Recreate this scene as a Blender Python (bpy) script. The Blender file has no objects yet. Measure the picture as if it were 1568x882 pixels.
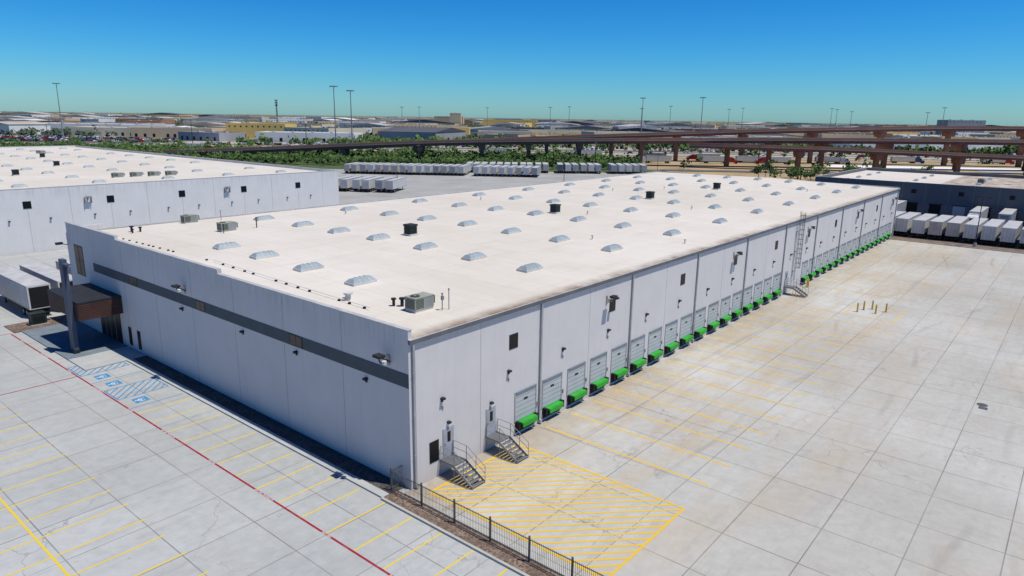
import bpy, math, random
from mathutils import Vector, Matrix
random.seed(7)
SC=bpy.context.scene; COL=SC.collection
rad=math.radians

# ------------------------------------------------------------------ materials
class N:
    def __init__(s,name):
        s.m=bpy.data.materials.new(name); s.m.use_nodes=True; s.t=s.m.node_tree
        s.b=s.t.nodes["Principled BSDF"]
        s.pos=s.t.nodes.new("ShaderNodeNewGeometry").outputs["Position"]
    def lk(s,a,b): s.t.links.new(a,b)
    def put(s,sock,v):
        if isinstance(v,(int,float,tuple)):
            if isinstance(v,tuple) and len(v)==3 and sock.type=='RGBA': v=v+(1,)
            sock.default_value=v
        else: s.lk(v,sock)
    def math(s,op,a,b=0.0,clamp=False):
        n=s.t.nodes.new("ShaderNodeMath"); n.operation=op; n.use_clamp=clamp
        s.put(n.inputs[0],a); s.put(n.inputs[1],b); return n.outputs[0]
    def scale(s,v,vec):
        n=s.t.nodes.new("ShaderNodeVectorMath"); n.operation='MULTIPLY'
        s.put(n.inputs[0],v); n.inputs[1].default_value=vec; return n.outputs[0]
    def floor(s,v):
        n=s.t.nodes.new("ShaderNodeVectorMath"); n.operation='FLOOR'; s.put(n.inputs[0],v); return n.outputs[0]
    def noise(s,scale,detail=4,rough=.55,vec=None):
        n=s.t.nodes.new("ShaderNodeTexNoise"); n.inputs["Scale"].default_value=scale
        n.inputs["Detail"].default_value=detail; n.inputs["Roughness"].default_value=rough
        s.lk(vec if vec is not None else s.pos,n.inputs["Vector"]); return n.outputs["Fac"]
    def white(s,vec):
        n=s.t.nodes.new("ShaderNodeTexWhiteNoise"); n.noise_dimensions='3D'; s.lk(vec,n.inputs["Vector"]); return n.outputs["Value"]
    def rng(s,v,a,b,c=0.0,d=1.0):
        n=s.t.nodes.new("ShaderNodeMapRange"); s.put(n.inputs[0],v)
        for i,k in enumerate((a,b,c,d)): n.inputs[i+1].default_value=k
        return n.outputs[0]
    def mix(s,f,a,b,mode='MIX'):
        n=s.t.nodes.new("ShaderNodeMix"); n.data_type='RGBA'; n.blend_type=mode
        s.put(n.inputs[0],f); s.put(n.inputs[6],a); s.put(n.inputs[7],b); return n.outputs[2]
    def xyz(s):
        n=s.t.nodes.new("ShaderNodeSeparateXYZ"); s.lk(s.pos,n.inputs[0]); return n.outputs
    def out(s,col,rough=.8,metal=0.0,spec=.3):
        s.put(s.b.inputs["Base Color"],col); s.put(s.b.inputs["Roughness"],rough)
        s.b.inputs["Metallic"].default_value=metal; s.b.inputs["Specular IOR Level"].default_value=spec
        return s.m
    def bump(s,h,st=.3,dist=.02):
        n=s.t.nodes.new("ShaderNodeBump"); n.inputs["Strength"].default_value=st; n.inputs["Distance"].default_value=dist
        s.lk(h,n.inputs["Height"]); s.lk(n.outputs[0],s.b.inputs["Normal"])

MC={}
def M(name,col,rough=.7,metal=0.0,var=.15,scale=.8,spec=.3):
    if name in MC: return MC[name]
    n=N(name); f=n.rng(n.noise(scale,5),.3,.7)
    c=n.mix(f,tuple(x*(1-var) for x in col),tuple(min(1,x*(1+var)) for x in col))
    MC[name]=n.out(c,rough,metal,spec); return MC[name]

def concrete(name,colA,colB,stain,pitch,stainamt,jw=.075,tint=.03,dock=False):
    n=N(name); X,Y,Z=n.xyz()
    col=n.mix(n.rng(n.noise(.04,6,.6),.36,.64),colA,colB)
    w=n.white(n.floor(n.scale(n.pos,(1/pitch,1/pitch,0))))
    col=n.mix(1.0,col,n.mix(w,(1-tint,)*3,(1+tint*.5,)*3),'MULTIPLY')
    w2=n.white(n.floor(n.scale(n.pos,(1/(pitch*12),1/(pitch),0))))
    col=n.mix(1.0,col,n.mix(w2,(1-tint*2.0,)*3,(1+tint,)*3),'MULTIPLY')
    fine=n.rng(n.noise(1.3,8,.72),.3,.7,.89,1.08)
    g=n.t.nodes.new("ShaderNodeCombineColor")
    for i in range(3): n.lk(fine,g.inputs[i])
    col=n.mix(1.0,col,g.outputs[0],'MULTIPLY')
    st=n.noise(.09,7,.65,n.scale(n.pos,(.5,1.4,1)))
    col=n.mix(n.rng(st,.5,.70,0,stainamt),col,stain)
    # pale patches where the slab has dusted white
    pw=n.noise(.065,6,.6,n.scale(n.pos,(.6,1.2,1)))
    col=n.mix(n.rng(pw,.55,.68,0,.35),col,tuple(min(1,x*1.16) for x in colB))
    st2=n.noise(.5,6,.65,n.scale(n.pos,(.22,2.0,1)))
    col=n.mix(n.rng(st2,.54,.72,0,.35),col,tuple(x*.7 for x in colA))
    st3=n.noise(.35,6,.65,n.scale(n.pos,(1.6,.22,1)))
    col=n.mix(n.rng(st3,.58,.74,0,.3),col,tuple(x*.72 for x in colA))
    if dock:   # rust-brown run-off along the truck lane
        band=n.math('MULTIPLY',n.rng(Y,-25,-8,0,1),n.rng(n.noise(.13,7,.7,n.scale(n.pos,(.45,1.8,1))),.48,.68,0,.65),True)
        col=n.mix(band,col,(.40,.30,.18))
        near=n.math('MULTIPLY',n.rng(Y,-5,-.5,0,1),n.rng(n.noise(.5,6,.7),.4,.62,0,.6),True)
        col=n.mix(near,col,(.28,.23,.17))
        wv=n.t.nodes.new("ShaderNodeTexWave"); wv.wave_type='RINGS'; wv.inputs["Scale"].default_value=.035; wv.inputs["Distortion"].default_value=5; wv.inputs["Detail"].default_value=2
        wv.inputs["Detail Scale"].default_value=.6; n.lk(n.pos,wv.inputs["Vector"])
        tm=n.math('MULTIPLY',n.rng(wv.outputs["Fac"],.985,1.0,0,.26),n.rng(n.noise(.07,4),.47,.62,0,1),True)
        col=n.mix(tm,col,(.15,.14,.13))
    sp=n.noise(1.1,3,.5); col=n.mix(n.rng(sp,.70,.77,0,.35),col,(.16,.14,.12))
    def joint(c):
        f=n.math('FRACT',n.math('MULTIPLY',c,1/pitch)); d=n.math('ABSOLUTE',n.math('SUBTRACT',f,.5))
        return n.math('GREATER_THAN',d,.5-jw/pitch/2)
    j=n.math('MAXIMUM',joint(X),joint(Y))
    js=n.rng(n.noise(.12,4),.35,.65,.32,.75)
    col=n.mix(n.math('MULTIPLY',j,js),col,(.12,.11,.10))
    # hairline cracks
    vo=n.t.nodes.new("ShaderNodeTexVoronoi"); vo.feature='DISTANCE_TO_EDGE'; vo.inputs["Scale"].default_value=.11
    wp=n.t.nodes.new("ShaderNodeVectorMath"); wp.operation='ADD'; n.lk(n.pos,wp.inputs[0])
    nn=n.t.nodes.new("ShaderNodeTexNoise"); nn.inputs["Scale"].default_value=.5; nn.inputs["Detail"].default_value=5; n.lk(n.pos,nn.inputs["Vector"])
    n.lk(n.scale(nn.outputs["Color"],(3,3,3)),wp.inputs[1]); n.lk(wp.outputs[0],vo.inputs["Vector"])
    ck=n.math('MULTIPLY',n.rng(vo.outputs["Distance"],0,.006,.5,0),n.rng(n.noise(.05,3),.5,.6,0,1),True)
    col=n.mix(ck,col,(.14,.13,.12))
    n.bump(n.noise(20,4),.15,.01)
    return n.out(col,.88,0,.2)

m_apron=concrete("apron_concrete",(.365,.35,.31),(.455,.45,.415),(.385,.32,.23),4.6,.45,dock=True,tint=.024)
m_lot=concrete("parking_concrete",(.335,.345,.335),(.41,.42,.405),(.325,.315,.28),4.55,.3,tint=.016)
m_walk=M("sidewalk_concrete",(.37,.38,.37),.85,var=.1)
m_kerb=M("kerb_concrete",(.38,.38,.35),.85,var=.1)

def paint(name,col,under,wear=.5):
    n=N(name); f=n.rng(n.noise(2.2,7,.7),.52,.70,0,wear)
    return n.out(n.mix(f,col,under),.7)
m_yel=paint("yellow_paint",(.64,.41,.02),(.45,.39,.22),.45)
m_yelL=paint("yellow_paint_lot",(.64,.47,.03),(.38,.38,.30),.4)
m_red=paint("red_paint",(.27,.012,.025),(.3,.25,.24),.4)
m_blue=paint("blue_paint",(.045,.21,.40),(.35,.37,.38),.4)
m_whp=paint("white_paint",(.70,.70,.68),(.42,.42,.40),.3)

def wallmat(name,col):
    n=N(name); X,Y,Z=n.xyz()
    f=n.rng(n.noise(.35,6,.6),.3,.7)
    c=n.mix(f,tuple(x*.95 for x in col),tuple(x*1.03 for x in col))
    st=n.noise(1.2,5,.6,n.scale(n.pos,(1.6,1.6,.12)))
    c=n.mix(n.rng(st,.5,.8,0,.18),c,tuple(x*.7 for x in col))
    top=n.math('MULTIPLY',n.rng(Z,9.2,10.8,0,.35),n.rng(n.noise(2.0,5,.6,n.scale(n.pos,(1.6,1.6,.1))),.45,.65,0,1),True)
    c=n.mix(top,c,tuple(x*.62 for x in col))
    low=n.rng(Z,0,1.0,.35,0); c=n.mix(n.math('MULTIPLY',low,n.noise(1.5,5)),c,(.30,.26,.21))
    n.bump(n.noise(9,6),.15,.02)
    return n.out(c,.85,0,.2)
m_wall=wallmat("wall_paint_light",(.605,.585,.57))
m_wall2=wallmat("wall_paint_white",(.67,.66,.635))
m_band=M("wall_band_grey",(.085,.097,.108),.8,var=.08)
m_joint=M("panel_joint",(.27,.265,.26),.9)
m_greywall=wallmat("wall_paint_grey",(.135,.14,.15))

def roofmat(name):
    n=N(name); X,Y,Z=n.xyz()
    c=n.mix(n.rng(n.noise(.05,6,.6),.35,.65),(.56,.515,.435),(.62,.58,.505))
    st=n.noise(.35,7,.65,n.scale(n.pos,(.35,1.6,1)))
    c=n.mix(n.rng(st,.5,.78,0,.3),c,(.43,.37,.28))
    st=n.noise(.8,7,.65,n.scale(n.pos,(1.6,.3,1)))
    c=n.mix(n.rng(st,.52,.78,0,.28),c,(.41,.355,.275))
    w=n.white(n.floor(n.scale(n.pos,(1/3.05,1/12.2,0))))
    c=n.mix(1.0,c,n.mix(w,(.965,)*3,(1.015,)*3),'MULTIPLY')
    sm=n.math('GREATER_THAN',n.math('ABSOLUTE',n.math('SUBTRACT',n.math('FRACT',n.math('MULTIPLY',X,1/3.05)),.5)),.485)
    c=n.mix(n.math('MULTIPLY',sm,.24),c,(.34,.30,.25))
    sm2=n.math('GREATER_THAN',n.math('ABSOLUTE',n.math('SUBTRACT',n.math('FRACT',n.math('MULTIPLY',Y,1/12.2)),.5)),.496)
    c=n.mix(n.math('MULTIPLY',sm2,.28),c,(.36,.32,.27))
    ed=n.math('MULTIPLY',n.rng(Y,0,1.3,1,0),n.rng(n.noise(.25,6,.7),.38,.62,.15,.95),True)
    c=n.mix(ed,c,(.20,.13,.075))
    sp=n.noise(1.6,4,.6); c=n.mix(n.rng(sp,.64,.74,0,.3),c,(.32,.27,.20))
    n.bump(n.noise(1.2,4),.2,.04)
    return n.out(c,.75,0,.3)
m_roof=roofmat("roof_membrane")
m_cap=M("parapet_cap_metal",(.48,.475,.46),.5,.2)
m_gut=M("gutter_metal",(.13,.135,.15),.6,.2)
m_glass=M("dark_glass",(.006,.007,.009),.35,0,.1,spec=.25)
m_bglass=M("bronze_glass",(.07,.048,.035),.3,0,.2)
m_door=M("dock_door_white",(.44,.47,.475),.5,0,.06)
m_doorl=M("dock_door_groove",(.20,.22,.23),.6)
m_mandoor=M("man_door_grey",(.34,.36,.40),.6)
m_green=M("dock_leveler_green",(.03,.32,.03),.5,0,.15)
m_black=M("black_rubber",(.012,.012,.013),.8)
m_gal=M("galvanised_steel",(.30,.305,.31),.5,.4)
m_spout=M("downspout_metal",(.36,.37,.38),.5,.2)
m_dsteel=M("dark_steel",(.022,.024,.028),.6)
m_fence=M("fence_steel",(.085,.09,.09),.6)
m_tread=M("stair_tread_steel",(.12,.125,.13),.6,.2)
m_trail=M("trailer_white",(.58,.575,.56),.45,0,.08)
m_traill=M("trailer_roof",(.42,.42,.41),.6,0,.15)
m_tyre=M("tyre_rubber",(.02,.02,.02),.9)
m_sky=M("skylight_acrylic",(.29,.345,.37),.25,0,.12,spec=.5)
m_curb=M("skylight_curb",(.56,.55,.52),.6)
m_hvac=M("hvac_beige",(.29,.31,.25),.6)
m_grille=M("hvac_grille",(.06,.065,.055),.7)
m_exh=M("exhaust_dark",(.022,.03,.027),.6)
m_wood=M("canopy_brown_slats",(.085,.043,.036),.6)
m_pylon=M("pylon_blue_grey",(.06,.08,.12),.6)
m_bluew=M("entrance_paving",(.15,.185,.21),.8)
m_boll=M("bollard_yellow",(.6,.38,.015),.5)

def gravelmat(name,a,b,mcol):
    n=N(name); c=n.mix(n.white(n.floor(n.scale(n.pos,(9,9,9)))),a,b)
    c=n.mix(n.rng(n.noise(.7,5),.45,.65),c,mcol); n.bump(n.noise(14,4),.8,.08); return n.out(c,.95)
m_gravel=gravelmat("gravel",(.09,.06,.045),(.28,.215,.165),(.13,.09,.065))
m_shade_bed=gravelmat("gravel_bed_painted_shade",(.03,.028,.03),(.12,.11,.105),(.06,.05,.045))  # gravel bed with the end wall's shadow painted into its dark colour

def terrain():
    n=N("terrain_ground")
    a=n.noise(.006,7,.62); b=n.noise(.03,6,.65)
    c=n.mix(n.rng(a,.42,.58),(.085,.10,.05),(.25,.21,.14))
    c=n.mix(n.rng(b,.5,.6),c,(.055,.075,.035))
    e=n.noise(.011,3,.5,n.scale(n.pos,(1,1.5,1))); c=n.mix(n.rng(e,.54,.60,0,.85),c,(.32,.30,.27))
    return n.out(c,.95,0,.1)
m_ter=terrain()
m_dry=M("dry_grass",(.33,.245,.13),.95,var=.3,scale=.06)
m_grass=M("green_grass",(.06,.095,.028),.95,var=.35,scale=.1)
m_asph=M("asphalt",(.10,.098,.095),.9,var=.2,scale=.1)
m_yard=M("yard_concrete",(.31,.31,.29),.9,var=.16,scale=.06)
m_hwy=M("highway_concrete",(.34,.315,.275),.9,var=.1,scale=.05)
m_rust=M("bridge_girder_rust",(.24,.095,.065),.8,var=.2,scale=.2)
m_pier=M("bridge_pier_brown",(.27,.13,.09),.85,var=.2,scale=.3)
m_rail=M("bridge_barrier_tan",(.30,.16,.12),.85,var=.12,scale=.2)
m_bark=M("bark",(.06,.045,.03),.95)
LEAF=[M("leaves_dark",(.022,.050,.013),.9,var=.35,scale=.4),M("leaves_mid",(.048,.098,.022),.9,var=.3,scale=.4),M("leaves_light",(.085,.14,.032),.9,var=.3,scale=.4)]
FLEAF=[M("far_leaves_dark",(.032,.054,.040),.9,var=.3,scale=.02),M("far_leaves_mid",(.050,.080,.050),.9,var=.3,scale=.02),M("far_leaves_olive",(.075,.095,.058),.9,var=.3,scale=.02)]  # distance haze is put into the bluish leaf colour

# ------------------------------------------------------------------ mesh builder
class MB:
    def __init__(s): s.v=[];s.f=[];s.m=[];s.mats=[]
    def mi(s,m):
        if m not in s.mats: s.mats.append(m)
        return s.mats.index(m)
    def add(s,vs,fs,m):
        o=len(s.v); s.v+=[tuple(p) for p in vs]; k=s.mi(m)
        for f in fs: s.f.append(tuple(o+i for i in f)); s.m.append(k)
    def box(s,x0,y0,z0,x1,y1,z1,m,T=None):
        vs=[Vector(p) for p in((x0,y0,z0),(x1,y0,z0),(x1,y1,z0),(x0,y1,z0),(x0,y0,z1),(x1,y0,z1),(x1,y1,z1),(x0,y1,z1))]
        if T: vs=[T@p for p in vs]
        s.add(vs,[(0,3,2,1),(4,5,6,7),(0,1,5,4),(1,2,6,5),(2,3,7,6),(3,0,4,7)],m)
    def quad(s,a,b,c,d,m): s.add([a,b,c,d],[(0,1,2,3)],m)
    def rect(s,x0,y0,x1,y1,z,m): s.quad((x0,y0,z),(x1,y0,z),(x1,y1,z),(x0,y1,z),m)
    def cyl(s,a,b,r,m,n=8,r2=None):
        a=Vector(a);b=Vector(b);d=(b-a).normalized(); u=d.orthogonal().normalized(); w=d.cross(u); r2=r if r2 is None else r2
        vs=[]
        for i in range(n):
            t=2*math.pi*i/n; e=u*math.cos(t)+w*math.sin(t); vs+=[a+e*r,b+e*r2]
        fs=[(2*i,2*((i+1)%n),2*((i+1)%n)+1,2*i+1) for i in range(n)]
        fs+=[tuple(2*i for i in reversed(range(n))),tuple(2*i+1 for i in range(n))]
        s.add(vs,fs,m)
    def prism(s,prof,y0,y1,m,T=None):
        n=len(prof); vs=[Vector((x,y0,z)) for x,z in prof]+[Vector((x,y1,z)) for x,z in prof]
        if T: vs=[T@p for p in vs]
        fs=[tuple(range(n)),tuple(reversed(range(n,2*n)))]+[(i,i+n,(i+1)%n+n,(i+1)%n) for i in range(n)]
        s.add(vs,fs,m)
    def mesh(s,name):
        me=bpy.data.meshes.new(name); me.from_pydata(s.v,[],s.f)
        for m in s.mats: me.materials.append(m)
        me.polygons.foreach_set("material_index",s.m); me.update(); return me
    def build(s,name,parent=None,loc=(0,0,0)):
        return obj(name,s.mesh(name),loc,0,parent)
def obj(name,me,loc=(0,0,0),rz=0,parent=None):
    o=bpy.data.objects.new(name,me); COL.objects.link(o); o.location=loc; o.rotation_euler=(0,0,rz)
    if parent: o.parent=parent
    return o
def empty(name,loc=(0,0,0)):
    o=bpy.data.objects.new(name,None); COL.objects.link(o); o.location=loc; return o

# map frame for the surroundings: lateral / depth relative to the drone's ground point
FH=Vector((.7716,.6361,0)); RH=Vector((.6361,-.7716,0)); C0=Vector((-28.83,-32.48,0))
def P(s,d,z=0): return C0+RH*s+FH*d+Vector((0,0,z))
ANG=math.atan2(RH.y,RH.x)

# ------------------------------------------------------------------ ground
g=MB(); g.rect(-14000,-14000,14000,14000,-.06,m_ter); g.build("ground")
g=MB(); g.rect(-.62,-95,141,0,0,m_apron); g.build("loading_apron_pavement")
g=MB(); g.rect(-90,-95,-2.05,60,0,m_lot); g.rect(-90,60,-2.05,112,0,m_lot); g.rect(-2.05,64,110,112,0,m_lot); g.rect(-2.05,0,0,1,-.006,m_lot)
g.build("parking_lot_pavement")
g=MB(); g.box(-2.05,.6,-.03,-1.45,41,.12,m_walk); g.box(-1.45,.6,-.03,0,41,.09,m_shade_bed); g.build("sidewalk")
g=MB(); g.box(-5.9,45.5,-.03,-.004,60,.11,m_bluew); g.box(-5.9,41,-.03,-.004,45.5,.108,m_walk); g.build("entrance_pavement")
g=MB(); g.box(-6.6,60.0,-.03,60,64,.08,m_gravel); g.box(-2.02,-95,-.03,-.75,.6,.07,m_gravel); g.build("gravel_strip")
g=MB(); g.box(-2.2,-95,-.03,-2.02,.6,.14,m_kerb); g.box(-.75,-95,-.03,-.6,-.6,.14,m_kerb); g.build("kerb")
g=MB(); g.box(141,-95,-.03,146,4,.06,m_gravel); g.build("gravel_strip"); g=MB(); g.box(140.8,-95,-.03,141,0,.15,m_kerb); g.build("kerb")
g=MB(); g.rect(146,-140,190,60,-.02,m_asph); g.build("truck_court_pavement")
g=MB(); q=[Vector((77.7,112,-.01)),Vector((77.7,283,-.01)),P(-150,330,-.01),P(70,335,-.01),P(90,290,-.01),Vector((190,64,-.01)),Vector((110,64,-.01)),Vector((110,112,-.01))]
g.add(list(reversed(q)),[tuple(range(len(q)))],m_yard); g.build("trailer_yard_pavement")
g=MB(); q=[P(-150,331,-.03),P(-250,372,-.03),P(75,352,-.03),P(72,336,-.03)]; g.quad(*q,m_grass); g.build("grass_verge")

# ------------------------------------------------------------------ painted markings
k=MB()
k.rect(-7.03,-30,-6.88,60,.006,m_red); k.rect(-30,39.9,-7.03,40.05,.006,m_red); k.rect(-30,60.2,-6.9,60.35,.006,m_red)
ro=k.build("red_fire_lane_line")
for i in range(11):
    cu=bpy.data.curves.new("lettering","FONT"); cu.body="NO PARKING  FIRE LANE" if i%2 else "FIRE LANE"; cu.size=.2; cu.materials.append(m_whp); cu.align_x='CENTER'
    o=obj("lettering",cu,(-6.9,-14+i*7,.012),rad(90),ro)
k=MB()
for i in range(22):
    yy=26.7-2.66*i; k.rect(-6.85,yy-.06,-2.25,yy+.06,.006,m_yelL)
for i in range(30):
    yy=36.6-2.66*i
    k.rect(-18.5,yy-.06,-13.4,yy+.06,.006,m_yelL)
    k.rect(-23.8,yy-.06,-18.7,yy+.06,.006,m_yelL)
k.rect(-18.67,-42,-18.53,37,.0065,m_yelL)
k.build("parking_stall_lines")
k=MB()
def hatch(mb,x0,y0,x1,y1,step,w,m,dirn=1,z=.006):
    q=w/2*1.414
    cs=(x0+y0,x1+y1) if dirn>0 else (y0-x1,y1-x0)
    c=cs[0]+step
    while c<cs[1]:
        pts=[]
        for cc in (c-q,c+q):
            if dirn>0: a=max(x0,cc-y1); b=min(x1,cc-y0)
            else: a=max(x0,y0-cc); b=min(x1,y1-cc)
            if b<=a: pts=None; break
            pts.append([(a,(cc-a) if dirn>0 else (cc+a),z),(b,(cc-b) if dirn>0 else (cc+b),z)])
        if pts: mb.quad(pts[0][0],pts[0][1],pts[1][1],pts[1][0],m)
        c+=step
def frame(mb,x0,y0,x1,y1,w,m,z=.01):
    mb.rect(x0,y0,x1,y0+w,z,m); mb.rect(x0,y1-w,x1,y1,z,m); mb.rect(x0,y0+w,x0+w,y1-w,z,m); mb.rect(x1-w,y0+w,x1,y1-w,z,m)
hatch(k,-6.8,39.6,-2.3,43.2,.8,.13,m_blue,-1); frame(k,-6.8,39.6,-2.3,43.2,.1,m_blue)
hatch(k,-6.8,31,-2.3,34.2,.8,.13,m_blue,-1); frame(k,-6.8,31,-2.3,34.2,.1,m_blue)
for yy in (36.9,28.3): k.rect(-6.8,yy-.05,-2.3,yy+.05,.006,m_blue)
k.rect(-4.9,43.4,-3.2,45.3,.006,m_blue)
def wheelchair(cx,cy):
    k.rect(cx-.6,cy-.6,cx+.6,cy+.6,.008,m_blue)
    n=14
    for i in range(n):
        a=2*math.pi*i/n*.8+.4; b=2*math.pi*(i+1)/n*.8+.4
        f=lambda t,r:(cx+.08+r*math.cos(t),cy-.05+r*math.sin(t),.012)
        k.quad(f(a,.27),f(a,.34),f(b,.34),f(b,.27),m_whp)
    k.rect(cx-.38,cy-.04,cx+.08,cy+.04,.014,m_whp); k.rect(cx-.5,cy-.07,cx-.38,cy+.07,.0145,m_whp); k.rect(cx-.03,cy-.3,cx+.04,cy-.04,.0142,m_whp)
for cy in (38.2,35.5,29.7): wheelchair(-5.4,cy)
k.build("accessible_parking_markings")
k=MB()
hatch(k,.6,-15.3,10.2,-1.2,.86,.16,m_yel,1); frame(k,.5,-15.4,10.3,-1.1,.16,m_yel)
k.build("hatched_keep_clear_marking")
k=MB()
for i in range(35):
    x=14.15+3.625*i
    if 72<x<80: continue
    k.rect(x-.08,-15.3,x+.08,-.9,.006,m_yel)
k.rect(68.5,-16,75.5,-15.87,.0062,m_yel);k.rect(68.5,-9.9,75.5,-9.77,.0062,m_yel);k.rect(68.5,-15.87,68.63,-9.9,.0062,m_yel);k.rect(75.37,-15.87,75.5,-9.9,.0062,m_yel)
k.build("dock_bay_lines")
k=MB(); k.cyl((44.4,-28.2,.0),(44.4,-28.2,.012),.45,m_fence,20); k.box(43.2,-28.7,0,43.9,-28.0,.011,m_fence); k.build("manhole_cover")

# ------------------------------------------------------------------ MAIN WAREHOUSE
W=empty("warehouse_building")
L,D=146.0,60.0
b=MB()
def ridge(y): return 10.85+.45*(1-abs(y-30)/30)
b.box(0,0,0,L,.3,10.72,m_wall); b.box(0,D-.3,0,L,D,10.95,m_wall); b.box(L-.3,.3,0,L,D-.3,11.0,m_wall)
b.box(0,.3,0,.3,24.4,11.42,m_wall); b.box(0,24.4,0,.3,45.7,11.8,m_wall); b.box(0,45.7,0,.3,D-.3,12.2,m_wall); b.box(0,0,10.72,.3,.3,11.42,m_wall)
b.box(.3,D-.3,10.95,4,D,11.6,m_wall)
b.build("walls",W)
b=MB()
b.quad((.3,-.12,10.84),(L-.3,-.12,10.84),(L-.3,30,11.3),(.3,30,11.3),m_roof); b.quad((.3,30,11.3),(L-.3,30,11.3),(L-.3,D-.3,10.88),(.3,D-.3,10.88),m_roof)
b.build("roof",W)
b=MB()
for (y0,y1,z) in ((-.03,24.4,11.42),(24.4,45.7,11.8),(45.7,D,12.2)): b.box(-.04,y0,z,.36,y1,z+.06,m_cap)
b.box(-.04,24.34,11.48,.36,24.4,11.8,m_cap)
b.box(.37,D-.34,10.95,L,D+.03,11.06,m_cap); b.box(L-.34,-.03,11.0,L+.03,D-.35,11.07,m_cap)
b.build("parapet_cap",W)
b=MB(); b.box(-.02,-.2,10.5,L,-.003,10.80,m_gut); b.box(-.02,-.21,10.80,L,-.0,10.835,m_cap); b.build("gutter",W)
b=MB()
xs=[.35]+[14.31+14.5*i for i in range(10)]
for x in xs:
    if x>L: continue
    b.box(x-.09,-.17,.35,x+.09,-.003,10.5,m_spout); b.box(x-.13,-.3,.1,x+.13,-.003,.4,m_spout)
    for z in (2.5,5.5,8.5): b.box(x-.14,-.18,z,x+.14,-.172,z+.06,m_cap)
b.build("downspouts",W)
b=MB()
for i in range(20):
    x=7.06+7.25*i
    if abs((x-14.31)%14.5)<1 or x>L: continue
    b.box(x-.018,-.004,.1,x+.018,.0,10.5,m_joint)
for i in range(8):
    y=7.5*(i+.95)
    if y<D-1: b.box(-.004,y-.02,.1,0,y+.02,7.35,m_joint); b.box(-.004,y-.02,8.4,0,y+.02,11.3,m_joint)
b.build("panel_joints",W)
b=MB(); b.box(-.03,.001,7.42,0,52.6,8.4,m_band)
for y in (42.1,28.0,12.9): b.box(-.05,y-.85,7.45,-.031,y+.85,8.38,m_dsteel); b.box(-.055,y-.75,7.52,-.051,y+.75,8.32,m_bglass); b.box(-.06,y-.03,7.52,-.056,y+.03,8.32,m_dsteel)
b.build("wall_band",W)
b=MB()
def win(y0,y1,z0,z1):
    b.box(-.03,y0-.08,z0-.08,0,y1+.08,z1+.08,m_dsteel); b.box(-.035,y0,z0,-.031,y1,z1,m_glass)
win(55.4,57.8,6.4,9.8); win(44.3,44.9,.5,2.4); win(42.1,42.7,.5,2.4)
b.box(-.05,55.4,8.1,-.036,57.8,8.16,m_dsteel); b.box(-.05,56.57,6.4,-.036,56.63,9.8,m_dsteel)
win(46.9,52.4,.15,3.6)
for y in (48.3,49.7,51.0): b.box(-.05,y-.04,.15,-.036,y+.04,3.6,m_gal)
b.build("end_wall_windows",W)
b=MB()
for i in range(10):
    x=10.85+14.5*i
    b.box(x-.53,-.03,7.5,x+.53,0,8.7,m_dsteel); b.box(x-.48,-.035,7.55,x+.48,-.031,8.65,m_glass)
b.box(1.75,-.03,1.25,2.65,0,2.85,m_dsteel); b.box(1.8,-.035,1.3,2.6,-.031,2.8,m_glass)
b.build("side_windows",W)
b=MB()
for i in range(20):
    x=3.0+7.25*i
    b.box(x-.14,-.28,5.75,x+.14,0,5.9,m_dsteel); b.box(x-.06,-.1,5.55,x+.06,0,5.75,m_dsteel); b.box(x+.02,-.05,4.95,x+.12,0,5.2,m_gal)
for y in (31.6,20.8,12.9,4.4): b.box(-.3,y-.14,6.95,0,y+.14,7.1,m_dsteel); b.box(-.1,y-.06,6.75,0,y+.06,6.95,m_dsteel)
for x in (3.6,8.2): b.box(x-.12,-.25,3.75,x+.12,0,3.9,m_dsteel)
b.build("wall_lights",W)
b=MB()
def flood_side(x,z=9.1):
    b.box(x-.12,-.06,z-.7,x+.12,0,z+.1,m_gal)
    prev=None
    for t in range(7):
        a=t/6*math.pi*.9; p=(x-.1,-.06-.45*math.sin(a)-.35*t/6,z-.5+.35*(1-math.cos(a)))
        if prev: b.cyl(prev,p,.035,m_gal,6)
        prev=p
    b.box(x-.35,-.95,z+.05,x+.35,-.5,z+.22,m_dsteel); b.box(x-.3,-.9,z+.02,x+.3,-.55,z+.049,m_trail)
    b.cyl((x+.7,-.6,z-.15),(x+.7,-.05,z-.3),.04,m_gal,6); b.box(x+.5,-.8,z-.25,x+.9,-.5,z-.08,m_dsteel); b.box(x+.2,-.07,z-.4,x+.8,-.003,z-.25,m_gal)
for x in (24.3,53.6,82.5,111.5,140): flood_side(x)
def flood_end(y,z=9.25):
    b.box(-.06,y-.15,z-.6,0,y+.15,z+.1,m_gal); prev=None
    for t in range(9):
        a=t/8*math.pi*1.2; p=(-.06-.45*math.sin(a/1.2)-.3*t/8,y-.25*math.cos(a),z-.35+.35*math.sin(a))
        if prev: b.cyl(prev,p,.05,m_dsteel,6)
        prev=p
    b.box(-1.05,y-.3,z+.1,-.5,y+.4,z+.28,m_dsteel); b.cyl((-.75,y-.45,z-.3),(-.75,y-.45,z-.05),.16,m_trail,10)
flood_end(30.8); flood_end(2.0)
b.cyl((-.1,59.5,9.6),(-.9,59.6,9.8),.05,m_dsteel,6); b.box(-1.3,59.4,9.7,-.6,59.9,9.95,m_dsteel)
b.build("floodlights",W)
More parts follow.
